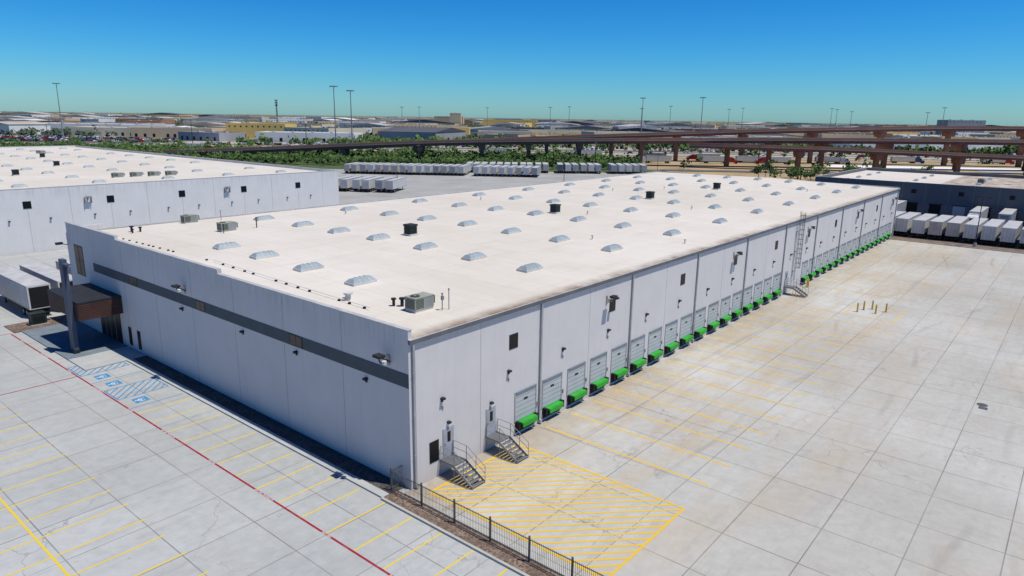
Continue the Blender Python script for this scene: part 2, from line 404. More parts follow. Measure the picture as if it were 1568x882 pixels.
def docks(xs):
    b=MB(); gmb=MB()
    for x in xs:
        b.box(x-1.42,-.05,1.15,x-1.3,.0,3.72,m_spout); b.box(x+1.3,-.05,1.15,x+1.42,.0,3.72,m_spout); b.box(x-1.3,-.12,3.6,x+1.3,0,3.72,m_doorl)
        b.box(x-1.3,-.02,1.2,x+1.3,0,3.6,m_door)
        for j in range(1,6): b.box(x-1.3,-.024,1.2+.4*j-.02,x+1.3,-.0205,1.2+.4*j+.02,m_doorl)
        b.box(x-.25,-.026,2.75,x+.25,-.0245,2.95,m_glass)
        b.box(x-1.25,-.03,.2,x+1.25,0,1.1,m_black)
        gmb.box(x-1.0,-.50,1.0,x+1.0,-.004,1.16,m_green); gmb.box(x-.95,-.60,.74,x+.95,-.502,1.12,m_green)
        gmb.box(x-.9,-.4,.55,x+.9,-.3,.8,m_black)
        for sx in(-1.18,1.18): b.box(x+sx-.13,-.42,.6,x+sx+.13,-.032,1.2,m_black)
        b.box(x+1.5,-.10,1.7,x+1.62,0,2.05,m_gal)
    return b,gmb
dx=[12.5+3.625*i for i in range(17)]+[83.0+3.625*i for i in range(17)]
b,gm=docks(dx); b.build("dock_doors",W); gm.build("dock_levelers",W)
b=MB()
for x in (3.6,8.2,74.6):
    b.box(x-.55,-.04,1.15,x+.55,0,3.42,m_spout); b.box(x-.46,-.05,1.2,x+.46,-.041,3.34,m_mandoor); b.box(x-.12,-.055,2.3,x+.2,-.0505,3.1,m_glass); b.box(x-.4,-.1,2.2,x-.3,-.0505,2.3,m_gal)
b.build("man_doors",W)
b=MB()
b.box(-4.3,45.8,5.55,-.01,54.5,5.75,m_dsteel); b.box(-4.2,46.1,3.7,-.06,54.4,3.8,m_dsteel)
for j in range(10):
    z=3.8+j*.175; b.box(-4.3,45.8,z,-.01,45.9,z+.12,m_wood); b.box(-4.3,45.9,z,-4.2,54.5,z+.12,m_wood)
b.box(-4.15,45.95,3.8,-.06,54.3,5.54,m_wood)
b.build("entrance_canopy",W)
b=MB(); b.box(-4.8,46.9,.11,-4.35,47.9,10.2,m_pylon); b.box(-4.85,46.85,.11,-4.3,47.95,.5,m_dsteel); b.box(-4.8,45.9,9.7,-4.35,46.9,9.85,m_pylon);b.build("entrance_pylon",W)

s=MB()
s.box(-1.5,-.75,-.1,1.5,.75,.25,m_curb)
B=[(-1.45,-.7,.25),(1.45,-.7,.25),(1.45,.7,.25),(-1.45,.7,.25)]; T=[(-1.15,-.38,.55),(1.15,-.38,.55),(1.15,.38,.55),(-1.15,.38,.55)]; RT=[(-.95,0,.66),(.95,0,.66)]
s.add(B+T+RT,[(0,1,5,4),(1,2,6,5),(2,3,7,6),(3,0,4,7),(4,5,9,8),(6,7,8,9),(5,6,9),(7,4,8)],m_sky)
for x in (-.58,0,.58):
    s.cyl((x,-.71,.27),(x,-.38,.565),.03,m_curb,4); s.cyl((x,-.38,.565),(x,0,.675),.03,m_curb,4); s.cyl((x,0,.675),(x,.38,.565),.03,m_curb,4); s.cyl((x,.38,.565),(x,.71,.27),.03,m_curb,4)
SKY=s.mesh("skylight")
rows=[7.4+14.45*i for i in range(10)]
for i,x in enumerate(rows):
    for y in (7,14.2,21.5,28.9,36.5,44.4,53.3):
        if i==0 and (y<10 or y>40): continue
        if i==9 and y>50: continue
        o=obj("skylight",SKY,(x+random.uniform(-.2,.2),y+random.uniform(-.15,.15),ridge(y)-.02),random.uniform(-.02,.02),W); o.scale=(.84,.84,.9)
s=MB(); s.box(-.75,-.75,-.1,.75,.75,.2,m_curb); s.box(-.62,-.62,.2,.62,.62,1.1,m_exh)
for j in range(5): s.box(-.67,-.67,.28+j*.16,.67,.67,.34+j*.16,m_exh)
s.box(-.72,-.72,1.1,.72,.72,1.32,m_exh)
EX=s.mesh("exhaust_fan")
for x,y in ((26,28.4),(54.2,27.9),(81.7,27.2),(107.8,26.2)): o=obj("rooftop_exhaust_fan",EX,(x,y,ridge(y))); o.scale=(.85,.85,1.0)
def hvacmesh():
    s=MB(); s.box(-1.25,-.75,0,1.25,.75,.25,m_curb); s.box(-1.3,-.8,.25,1.3,.8,1.35,m_hvac)
    s.box(-1.33,-.83,1.35,1.33,.83,1.42,m_hvac)
    for j in range(7): s.box(-1.2,-.815,.38+j*.13,-.1,-.8005,.45+j*.13,m_grille)
    for j in range(7): s.box(-1.315,-.65,.38+j*.13,-1.3005,.65,.45+j*.13,m_grille)
    s.box(.1,-.81,.4,1.15,-.8005,1.2,m_gal)
    s.cyl((-.6,0,1.42),(-.6,0,1.5),.5,m_grille,20); s.cyl((-.6,0,1.5),(-.6,0,1.53),.15,m_hvac,10)
    s.box(1.3,-.4,.5,1.75,.5,1.15,m_hvac); s.box(1.75,-.45,.45,1.8,.55,1.2,m_grille)
    return s.mesh("hvac")
HV=hvacmesh()
for x,y,sc in ((13.9,58.0,.68),(13.4,47.5,.72),(5.3,4.6,.72)):
    o=obj("rooftop_hvac_unit",HV,(x,y,ridge(y)-.02),0); o.scale=(sc,sc,sc*1.1)
def pipes():
    s=MB()
    def vent(x,y,h,r=.06,m=m_dsteel,cap=True):
        z=ridge(y); s.cyl((x,y,z-.05),(x,y,z+h),r,m,8)
        if cap: s.cyl((x,y,z+h),(x,y,z+h+.12),r*1.8,m,8)
    vent(6.4,3.3,1.2,.04,m_gal); vent(6.9,3.1,1.5,.035,m_gal); s.box(6.3,3.2,ridge(3)+.8,6.5,3.35,ridge(3)+1.1,m_gal); vent(5.0,6.2,.55,.13); vent(4.6,6.7,.5,.11); vent(5.6,6.0,.4,.08)
    vent(5.6,55.4,.6,.15); vent(6.3,54.7,.5,.12); vent(5.2,54.2,.4,.1)
    vent(18,57.5,1.2,.05,m_gal); vent(17.2,47.2,1.2,.07,m_wood); vent(12.2,46.0,1,.05)
    vent(3.2,10.4,.5,.2,m_curb); vent(3.5,11,.35,.12,m_curb)
    for i in range(15):
        y=7.6+i*1.7+random.uniform(-.3,.3); x=2.6
        if i%5==3: continue
        z=ridge(y); s.box(x-.09,y-.09,z-.03,x+.09,y+.09,z+.13,m_black)
    for i in range(9): y=50-i*1.5+random.uniform(-.3,.3); z=ridge(y); s.box(2.5,y-.09,z-.03,2.68,y+.09,z+.13,m_black)
    s.cyl((2.6,7,ridge(7)+.2),(2.6,30,ridge(30)+.2),.025,m_trail,6)
    for (x,y) in ((46,3),(60,48),(90,40),(120,12),(33,50),(75,16),(100,34),(40,12),(57,24)): vent(x,y,.4,.08,m_curb)
    s.build("roof_vents",W)
pipes()

def stairs(x,y0=0,name="metal_stairs",w=1.3):
    s=MB(); h=1.2; x0=x-w/2; x1=x+w/2; pd=1.45; n=7; td=.29
    s.box(x0,y0-pd,h-.06,x1,y0-.01,h,m_tread); s.box(x0,y0-pd,h-.2,x0+.05,y0-.01,h-.06,m_gal); s.box(x1-.05,y0-pd,h-.2,x1,y0-.01,h-.06,m_gal)
    for i in range(n-1):
        z=h-(i+1)*h/n; ya=y0-pd-i*td
        s.box(x0+.04,ya-td+.01,z-.04,x1-.04,ya-.02,z,m_tread); s.box(x0+.04,ya-td,z-.05,x1-.04,ya-td+.03,z+.003,m_gal)
    ye=y0-pd-(n-1)*td
    for xx in (x0,x1-.04):
        s.add([(xx,y0-pd,h),(xx,y0-pd,h-.28),(xx,ye,-.0),(xx,ye,.2),(xx+.04,y0-pd,h),(xx+.04,y0-pd,h-.28),(xx+.04,ye,0),(xx+.04,ye,.2)],[(0,1,2,3),(7,6,5,4),(0,4,5,1),(1,5,6,2),(2,6,7,3),(3,7,4,0)],m_gal)
    r=.024
    for xx in (x0+.02,x1-.02):
        for yy in (y0-.1,y0-pd+.05): s.cyl((xx,yy,0),(xx,yy,h+1.07),r*1.2,m_gal,6)
        for hh in (.55,1.07):
            s.cyl((xx,y0-.1,h+hh),(xx,y0-pd,h+hh),r,m_gal,6); s.cyl((xx,y0-pd,h+hh),(xx,ye,.2+hh),r,m_gal,6)
        s.cyl((xx,ye,0),(xx,ye,1.3),r,m_gal,6); ym=(ye+y0-pd)/2; s.cyl((xx,ym,.6),(xx,ym,1.75),r,m_gal,6)
    s.build(name)
stairs(3.4); stairs(8.3); stairs(74.6)
s=MB(); X=77.3
for dxx in (-.22,.22): s.cyl((X+dxx,-.3,1.6),(X+dxx,-.3,12.1),.03,m_gal,6)
for i in range(34): z=1.8+.3*i; s.cyl((X-.22,-.3,z),(X+.22,-.3,z),.015,m_gal,5)
for i in range(12):
    z=3.6+.72*i; pr=None
    for t in range(9):
        a=math.pi*t/8; p=(X-.38*math.cos(a),-.3-.72*math.sin(a),z)
        if pr: s.cyl(pr,p,.025,m_fence,5)
        pr=p
for t in range(1,8):
    a=math.pi*t/8; p=(X-.38*math.cos(a),-.3-.72*math.sin(a)); s.cyl((p[0],p[1],3.6),(p[0],p[1],11.9),.018,m_fence,5)
for z in (3,6,9): s.box(X-.25,-.3,z,X+.25,-.01,z+.05,m_gal)
s.build("caged_roof_ladder")
s=MB(); fx=-1.0
for i in range(26):
    y=.9-3.0*i; s.box(fx-.045,y-.045,0,fx+.045,y+.045,1.75,m_fence)
for z in (.25,1.5): s.box(fx-.02,-75,z,fx+.02,.9,z+.04,m_fence)
y=.9
while y>-60: s.box(fx-.008,y-.008,.15,fx+.008,y+.008,1.62,m_fence); y-=.13
for z in (.25,1.5): s.box(fx,.88,z,0,.92,z+.04,m_fence)
x=fx
while x<0: s.box(x-.008,.89,.15,x+.008,.911,1.62,m_fence); x+=.13
s.build("picket_fence")
s=MB(); s.cyl((0,0,0),(0,0,1.05),.09,m_boll,14); s.cyl((0,0,1.05),(0,0,1.12),.09,m_boll,14,.04); s.cyl((0,0,0),(0,0,.03),.15,m_gal,14); s.cyl((0,0,.86),(0,0,.9),.093,m_whp,14)
BO=s.mesh("bollard")
for x,y in ((71.0,-11.0),(72.7,-11.4),(71.8,-13.1),(73.5,-14.0),(73.9,-12.2),(80.9,-1.3),(81.5,-1.3)): o=obj("bollard",BO,(x,y,0)); o.scale=(1.2,1.2,1.15)
s=MB(); s.box(-.9,-.7,0,.9,.7,.12,m_kerb); s.box(-.8,-.6,.12,.8,.6,1.35,m_exh); s.box(-.84,-.64,1.35,.84,.64,1.43,m_exh)
for i in range(8): s.box(-.6+i*.16,-.72,.3,-.54+i*.16,-.602,1.2,m_exh)
s.build("electrical_transformer",None,(-3.6,62.0,.08))

# ------------------------------------------------------------------ trailers / trucks / cars
def trailer_mesh(open_back=False,body=m_trail):
    s=MB(); L_=14.6
    z0,z1=1.15,4.1
    s.box(.0,-1.28,z0,L_,1.28,z1-.03,body); s.box(.03,-1.24,z1-.03,L_-.03,1.24,z1,m_traill)
    for i in range(24):
        x=.3+i*.61
        for yy in(-1.3,1.281): s.box(x,yy,z0+.1,x+.07,yy+.02,z1-.12,m_traill)
    for yy in(-1.31,1.282): s.box(0,yy,z0,L_,yy+.028,z0+.12,m_gal); s.box(0,yy,z1-.1,L_,yy+.028,z1-.01,m_gal)
    if open_back: s.box(-.012,-1.1,z0+.12,-.003,1.1,z1-.2,m_black)
    else:
        s.box(-.03,-1.2,z0+.1,-.003,-.02,z1-.12,body); s.box(-.03,.02,z0+.1,-.003,1.2,z1-.12,body)
        for yy in(-.9,-.3,.3,.9): s.cyl((-.06,yy,z0+.15),(-.06,yy,z1-.2),.025,m_gal,5)
    s.box(-.05,-1.25,.5,.05,1.25,.6,m_dsteel)
    for yy in(-.8,.8): s.box(-.03,yy-.04,.6,.03,yy+.04,z0,m_dsteel)
    s.box(.5,-.5,.95,L_-1,.5,z0,m_dsteel)
    for x in(1.6,2.9):
        for yy in(-1.2,.75): s.cyl((x,yy,.5),(x,yy+.45,.5),.5,m_tyre,14)
        for yy in(-1.22,1.21): s.cyl((x,yy,.5),(x,yy+.01,.5),.25,m_gal,10)
    for yy in(-.8,.8): s.box(L_-3.2,yy-.08,0.05,L_-3.05,yy+.08,z0,m_dsteel); s.box(L_-3.3,yy-.15,.0,L_-2.95,yy+.15,.05,m_dsteel)
    if not open_back: s.box(L_,-.8,z1-1.0,L_+.35,.8,z1-.2,m_gal)
    return s.mesh("semi_trailer")
TR=trailer_mesh(); TRO=trailer_mesh(True); TRG=trailer_mesh(False,M("trailer_grey",(.35,.36,.38),.5)); TRD=trailer_mesh(False,M("trailer_dark",(.10,.11,.14),.5))
TRW=trailer_mesh(False,M("trailer_dusty",(.46,.44,.40),.6))
def tractor_mesh(col):
    s=MB()
    s.prism([(0,.9),(2.3,.9),(2.3,3.7),(.7,3.7),(.1,3.2)],-1.2,1.2,col)
    s.prism([(2.3,.9),(4.0,.9),(3.9,2.9),(3.6,3.2),(2.3,3.6)],-1.15,1.15,col)
    s.prism([(4.0,.7),(5.9,.7),(5.95,1.9),(4.0,2.1)],-.95,.95,col)
    s.box(3.95,-1.0,2.1,4.0,1.0,2.85,m_glass)
    for yy in(-1.16,1.151): s.box(2.9,yy,2.0,3.7,yy+.01,2.8,m_glass)
    s.box(5.95,-.6,.8,6.0,.6,1.8,m_gal); s.box(5.9,-1.15,.45,6.1,1.15,.8,m_gal)
    s.box(-2.6,-.45,.7,4.5,.45,.9,m_dsteel)
    for x in(-1.9,-.6,5.1):
        for yy in(-1.2,.8): s.cyl((x,yy,.5),(x,yy+.4,.5),.5,m_tyre,14)
    for yy in(-1.05,1.05): s.cyl((2.4,yy,1),(2.4,yy,4),.07,m_gal,8)
    return s.mesh("semi_tractor")
TA=tractor_mesh(M("tractor_red",(.35,.02,.02),.3)); TB=tractor_mesh(M("tractor_white",(.6,.6,.6),.3)); TC=tractor_mesh(M("tractor_blue",(.03,.06,.2),.3))
def rig(pos,ang,tr=TR,tc=TB):
    e=empty("semi_truck",pos); e.rotation_euler=(0,0,ang)
    obj("trailer",tr,(0,0,0),0,e); obj("tractor",tc,(14.9,0,0),0,e)
for i,(x,me) in enumerate(((-2.2,TRO),(1.3,TRO),(-8.6,TR),(5.6,TRO),(9.4,TR),(17,TR),(24,TR),(31,TR))): obj("semi_trailer",me,(x,65.0+(i%3)*.4+(3 if i==2 else 0),0.02),rad(90))
def pick(): return random.choice((TR,TR,TR,TR,TRW,TRW,TRG,TRD if random.random()<.3 else TR))
for i in range(26):
    if i in (9,17): continue
    obj("semi_trailer",pick(),(147.0+random.uniform(-.5,.5),2-3.3*i+random.uniform(-.12,.12),.02),random.uniform(-.015,.015))
for i,y in enumerate((7,-12,-18,-24,-30,-38,-46,-52)):
    if i in(1,4): rig((189,y,.02),rad(180),TR,TA if i==4 else TB)
    else: obj("semi_trailer",TR if i%3 else TRG,(189,y,.02),rad(180))
obj("semi_tractor",TA,(163,-31,.02),rad(200))
a=math.atan2(.5,.86)
for i in range(12):
    if i==5: continue
    obj("semi_trailer",pick(),(101+1.95*i+random.uniform(-.5,.5),182-3.3*i+random.uniform(-.15,.15),.02),a+random.uniform(-.015,.015))
for i in range(24):
    if i in(15,): continue
    obj("semi_trailer",pick(),(160+2.1*i+random.uniform(-.5,.5),218-2.9*i,.02),a+random.uniform(-.015,.015))
for i in range(24):
    if i in(11,18): continue
    obj("semi_trailer",pick(),(206+2.4*i+random.uniform(-.5,.5),188-2.6*i,.02),a+.15+random.uniform(-.015,.015))

CARC=[M("car_white",(.6,.6,.6),.3),M("car_silver",(.33,.34,.36),.3),M("car_black",(.03,.03,.035),.3),M("car_red",(.28,.02,.02),.3),M("car_blue",(.04,.08,.2),.3),M("car_tan",(.3,.26,.2),.3)]
def add_car(mb,pos,ang,c,van=False):
    T=Matrix.Translation(pos)@Matrix.Rotation(ang,4,'Z')
    if van: body=[(-2.6,.35),(2.6,.35),(2.6,1.0),(1.9,1.15),(1.3,2.0),(-2.5,2.05),(-2.6,1.0)]
    else: body=[(-2.3,.3),(2.3,.3),(2.3,.75),(1.3,.95),(.6,1.45),(-1.0,1.48),(-1.8,1.0),(-2.3,.95)]
    mb.prism(body,-.9,.9,c,T)
    h=.1 if not van else .6
    mb.box(-1.2,-.905,.95,.8,.905,1.3+h,m_glass,T)
    for x in(-1.4,1.4): mb.box(x-.33,-.92,0,x+.33,.92,.62,m_tyre,T)

# ------------------------------------------------------------------ neighbour warehouses
def parapet_building(name,x0,y0,x1,y1,h,wm,roofm,drop=.55):
    e=empty(name); b=MB()
    b.box(x0,y0,0,x1,y0+.3,h,wm); b.box(x0,y1-.3,0,x1,y1,h,wm); b.box(x0,y0+.3,0,x0+.3,y1-.3,h,wm); b.box(x1-.3,y0+.3,0,x1,y1-.3,h,wm)
    b.rect(x0+.3,y0+.3,x1-.3,y1-.3,h-drop,roofm)
    b.build("walls_and_roof",e)
    c=MB(); c.box(x0-.03,y0-.03,h,x1+.03,y0+.33,h+.06,m_cap); c.box(x0-.03,y1-.33,h,x1+.03,y1+.03,h+.06,m_cap); c.box(x1-.33,y0+.34,h,x1+.03,y1-.34,h+.06,m_cap); c.box(x0-.03,y0+.34,h,x0+.33,y1-.34,h+.06,m_cap)
    c.build("parapet_cap",e); return e
E=parapet_building("warehouse_building",-70,112,77.6,283,11.5,m_wall2,m_roof)
c=MB()
for i in range(10):
    x=66-13.8*i
    c.box(x-.65,111.95,8.0,x+.65,111.998,9.3,m_dsteel); c.box(x-.58,111.94,8.07,x+.58,111.949,9.23,m_glass)
    c.box(x+6.9-.02,111.99,.1,x+6.9+.02,111.999,11.4,m_joint); c.box(x-.02,111.99,.1,x+.02,111.999,7.8,m_joint)
    if i%2:
        xx=x-4; c.box(xx-.1,111.6,8.9,xx+.1,112,9.5,m_gal); c.box(xx-.5,111.2,9.3,xx+.5,111.6,9.5,m_gal); c.box(xx-.6,111.5,8.2,xx-.5,112,9.3,m_gal);c.box(xx+.5,111.5,8.2,xx+.6,112,9.3,m_gal)
    c.box(x-3.2,111.7,5.9,x-2.9,112,6.1,m_dsteel); c.box(x+3.2,111.7,5.9,x+3.5,112,6.1,m_dsteel)
c.build("facade_windows",E)
for i in range(10):
    for j in range(11):
        if random.random()<.06: continue
        o=obj("skylight",SKY,(68-13.8*i,122+14.6*j,10.97),0,E); o.scale=(.8,.8,.8)
for i in range(4): o=obj("rooftop_hvac_unit",HV,(34+3.6*i,132-.6*i,10.95),0); o.scale=(.8,.8,.7)
for x,y in ((20,150),(-8,175),(45,215),(36,175)): o=obj("rooftop_exhaust_fan",EX,(x,y,10.95)); o.scale=(.85,.85,1.0)
for x,y in ((10,165),(52,240),(28,200)): o=obj("rooftop_hvac_unit",HV,(x,y,10.95)); o.scale=(.8,.8,.7)
E=parapet_building("grey_warehouse_building",190,-130,250,31,9.1,m_greywall,m_roof,1.0)
c=MB()
c.box(189.97,-130,.0,190,31,3.6,M("wall_lower_grey",(.16,.165,.175),.8))
for i in range(26):
    y=27-5.6*i
    c.box(189.93,y-1.4,1.1,189.969,y+1.4,3.5,m_black if i%3 else m_door); c.box(189.9,y-1.6,3.5,189.969,y+1.6,3.7,m_dsteel)
    if i%2==0: c.box(189.95,y-.6,6.2,189.999,y+.6,7.3,m_glass)
    c.box(189.98,y+2.75,3.7,189.999,y+2.85,9.0,m_joint)
c.build("dock_doors",E)
for i in range(4):
    for j in range(9): o=obj("skylight",SKY,(198+13*i,24-16*j,8.12),0,E); o.scale=(.84,.84,.84)
obj("rooftop_hvac_unit",HV,(215,-8,8.1)); obj("rooftop_hvac_unit",HV,(230,-40,8.1))

# ------------------------------------------------------------------ roads
def strip(mb,s0,d0,s1,d1,w,z,m):
    a=P(s0,d0,z);b=P(s1,d1,z); n=(b-a).normalized().cross(Vector((0,0,1)))*w/2
    mb.quad(a-n,b-n,b+n,a+n,m)
r=MB(); strip(r,-900,530,900,500,26,.10,m_hwy); strip(r,-900,560,900,530,14,.12,m_hwy); strip(r,75,355,620,340,10,.11,m_asph); strip(r,-900,492,900,465,10,.13,m_hwy)
strip(r,-900,531,900,501,.4,.14,m_whp); strip(r,-900,493,900,466,.3,.15,m_yel)
r.build("highway_road")
r=MB()
r.quad(P(95,285,.01),P(420,275,.01),P(420,335,.01),P(75,349,.01),m_dry)
r.quad(P(60,362,.02),P(500,348,.02),P(560,455,.02),P(70,472,.02),m_dry)
r.quad(P(-500,500,.02),P(560,474,.02),P(560,484,.02),P(-500,512,.02),m_dry)
r.build("dry_grass_field")
r=MB(); r.quad(P(-420,372,.03),P(60,350,.03),P(66,474,.03),P(-420,486,.03),m_grass); r.build("grass_field")
r=MB(); r.quad(P(175,395,.05),P(270,385,.05),P(300,410,.05),P(190,422,.05),m_whp); r.quad(P(250,372,.06),P(420,366,.06),P(430,380,.06),P(255,388,.06),m_hwy); r.build("light_pavement")
r=MB(); r.quad(P(-520,580,.03),P(-300,575,.03),P(-300,690,.03),P(-560,700,.03),m_asph); r.quad(P(-290,585,.03),P(620,560,.03),P(640,625,.03),P(-290,640,.03),m_hwy); r.build("car_park_pavement")

# ------------------------------------------------------------------ flyovers
def flyover(name,pts,w,depth,pier_s):
    e=empty(name)
    P_=[Vector(p) for p in pts]; out=[]
    for i in range(len(P_)-1):
        p0=P_[max(i-1,0)];p1=P_[i];p2=P_[i+1];p3=P_[min(i+2,len(P_)-1)]
        for t in range(6):
            u=t/6; out.append(.5*((2*p1)+(p2-p0)*u+(2*p0-5*p1+4*p2-p3)*u*u+(3*p1-p0-3*p2+p3)*u**3))
    out.append(P_[-1])
    W3=[P(p.x,p.y,p.z) for p in out]
    def sweep(mb,off0,off1,za,zb,m):
        rings=[]
        for i,p in enumerate(W3):
            t=(W3[min(i+1,len(W3)-1)]-W3[max(i-1,0)]); t.z=0; t.normalize(); nn=Vector((t.y,-t.x,0))
            rings.append([p+nn*off0+Vector((0,0,za)),p+nn*off1+Vector((0,0,za)),p+nn*off1+Vector((0,0,zb)),p+nn*off0+Vector((0,0,zb))])
        vs=[v for r_ in rings for v in r_]; fs=[]
        for i in range(len(rings)-1):
            for k_ in range(4): a_=i*4+k_; b_=i*4+(k_+1)%4; fs.append((a_,b_,b_+4,a_+4))
        mb.add(vs,fs,m)
    h=w/2
    b=MB(); sweep(b,-h,h,-.35,0,m_hwy); sweep(b,-h,-h+.3,.0,1.0,m_rail); sweep(b,h-.3,h,.0,1.0,m_rail); b.build("deck",e)
    b=MB(); k_=4
    for j in range(k_): o_=-h+.5+j*(w-1.0)/(k_-1); sweep(b,o_-.25,o_+.25,-depth-.35,-.36,m_rust)
    b.build("girders",e)
    b=MB()
    for sp in pier_s:
        for i in range(len(out)-1):
            if (out[i].x-sp)*(out[i+1].x-sp)<=0:
                u=(sp-out[i].x)/(out[i+1].x-out[i].x+1e-9); q=out[i].lerp(out[i+1],u)
                top=q.z-.4-depth
                if top<2.5: break
                base=P(q.x,q.y,0); T=Matrix.Translation(base)@Matrix.Rotation(ANG,4,'Z')
                b.box(-1.1,-1.2,0,1.1,1.2,top-1.6,m_pier,T)
                b.prism([(-1.1,top-3.2),(1.1,top-3.2),(1.6,top-1.5),(1.6,top-.02),(-1.6,top-.02),(-1.6,top-1.5)],-h+.8,h-.8,m_pier,T); break
    b.build("piers",e)
flyover("highway_overpass",[(-230,425,.5),(-190,428,1.2),(-112,432,5.7),(-33,435,10.2),(26,436,13.3),(85,436,16.0),(164,434,19.6),(243,430,22.0),(309,425,23.0),(470,410,23.4),(700,380,23.4)],11,1.4,[-60,-20,20,60,100,140,182,222,262,305,350,400,450])
flyover("highway_overpass",[(-250,400,1.5),(-190,398,3.5),(-137,397,6.0),(-66,395,9.9),(-12,393,12.0),(41,390,13.3),(95,390,14.3),(149,390,15.1),(220,390,15.7),(280,390,15.9),(450,392,16),(650,395,16)],12,1.5,[-95,-52,-18,8,36,70,118,141,170,205,245,284,330,380,440])
flyover("highway_overpass",[(95,382,12.0),(124,374,11.8),(175,370,11.0),(226,368,9.5),(266,366,8.4),(330,362,6.7),(450,352,3.5)],9,1.2,[150,190,232,272,310,350])

for s_,d_ in ((92,412),(112,418),(135,428),(165,420),(-20,488),(185,432),(-230,490),(60,480),(240,448),(300,452),(95,440),(130,445)): rig(P(s_,d_,.1),ANG+(0 if random.random()<.5 else math.pi),TR,random.choice([TA,TB,TC]))
for i in range(60):
    cm=MB(); s_=random.uniform(-400,400); d_=random.choice([348 if s_>80 else 480-.015*s_,515-.017*s_,522-.017*s_,478-.015*s_,545-.017*s_])
    add_car(cm,Vector((0,0,0)),0,random.choice(CARC),random.random()<.3); cm.build("car",None,P(s_,d_,.13)).rotation_euler=(0,0,ANG)
cm=MB()
for i in range(7):
    for j in range(58):
        if random.random()<.25: continue
        add_car(cm,P(-545+4.0*j+i*3,588+i*15+random.uniform(-.5,.5),.05),ANG+math.pi/2+random.uniform(-.05,.05),random.choice(CARC),random.random()<.35)
for i in range(14):
    for j in range(34):
        if random.random()<.3: continue
        add_car(cm,P(-250+i*60+3.5*j,575+(i*37)%60,.05),ANG+math.pi/2,random.choice(CARC[:3]+CARC),random.random()<.5)
cm.build("distant_parked_cars")

# ------------------------------------------------------------------ poles
def mast(s_,d_,h,r=.45,wide=1.0):
    b=MB(); b.cyl((0,0,0),(0,0,h),r,m_gal,8,r*.45)
    b.cyl((0,0,h-.3),(0,0,h+.3),1.2*wide,m_gal,12)
    for i in range(8):
        a=i*math.pi/4; c_=Vector((math.cos(a)*2.0*wide,math.sin(a)*2.0*wide,h)); b.cyl((0,0,h),c_,.12,m_gal,5); T=Matrix.Translation(c_); b.box(-.5,-.5,-.35,.5,.5,.3,m_gal,T)
    b.build("high_mast_light",None,P(s_,d_,0))
for a_ in ((-340,533,44.5),(-119,472,43),(-109,476,40.5),(113,632,43),(156,595,43),(506,843,43),(520,900,38),(340,1065,43),(300,1000,40),(470,1060,44),(480,1065,43),(495,1050,40),(205,940,42),(160,900,38),(75,980,40),(50,1000,39),(-135,1010,37),(-150,950,36),(-40,1050,38)): mast(*a_,r=.5)
b=MB(); h=48
for k_ in range(3):
    a=k_*2.094; b.cyl((2*math.cos(a),2*math.sin(a),0),(.6*math.cos(a),.6*math.sin(a),h),.25,m_dsteel,5)
for i in range(16):
    for k_ in range(3):
        a=k_*2.094;c_=a+2.094; z0=i*3;z1=z0+3; r0=2-1.4*z0/h; r1=2-1.4*z1/h; b.cyl((r0*math.cos(a),r0*math.sin(a),z0),(r1*math.cos(c_),r1*math.sin(c_),z1),.15,m_dsteel,4)
for z in (38,42,46):
    for k_ in range(6): a=k_*1.047; b.box(2*math.cos(a)-.4,2*math.sin(a)-.4,z,2*math.cos(a)+.4,2*math.sin(a)+.4,z+2,m_dsteel)
b.build("telecom_tower",None,P(-400,1200,0))
def lamp(x,y,h=9,rz=0):
    b=MB(); b.cyl((0,0,0),(0,0,.8),.3,m_kerb,10); b.cyl((0,0,.8),(0,0,h),.11,m_dsteel,8,.07); b.box(-1.1,-.05,h-.1,1.1,.05,h,m_dsteel)
    for sx in(-1.1,1.1): b.box(sx-.4,-.2,h-.12,sx+.4,.2,h+.06,m_dsteel)
    b.build("parking_lot_lamp",None,(x,y,0)).rotation_euler=(0,0,rz)
lamp(143.5,-16,10.5,1.5); lamp(143.5,-52,10.5,1.5); lamp(150,66,10); lamp(200,130,12); lamp(130,150,10); lamp(240,110,12)
def utilpole(s_,d_,h=17):
    b=MB(); b.cyl((0,0,0),(0,0,h),.3,m_bark,8,.16)
    T=Matrix.Rotation(ANG+1.2,4,'Z')
    for z in (h-.8,h-2.2): b.box(-1.6,-.08,z,1.6,.08,z+.16,m_bark,T)
    for xx in(-1.4,-.7,.7,1.4): b.cyl(T@Vector((xx,0,h-.64)),T@Vector((xx,0,h-.3)),.07,m_kerb,6)
    b.build("utility_pole",None,P(s_,d_,0))
for q in ((-122,415,20),(-255,560,20),(240,330,18),(40,345,14),(-45,332,12),(330,345,17),(-330,500,16),(120,345,14),(-460,560,18),(410,500,18)): utilpole(*q)

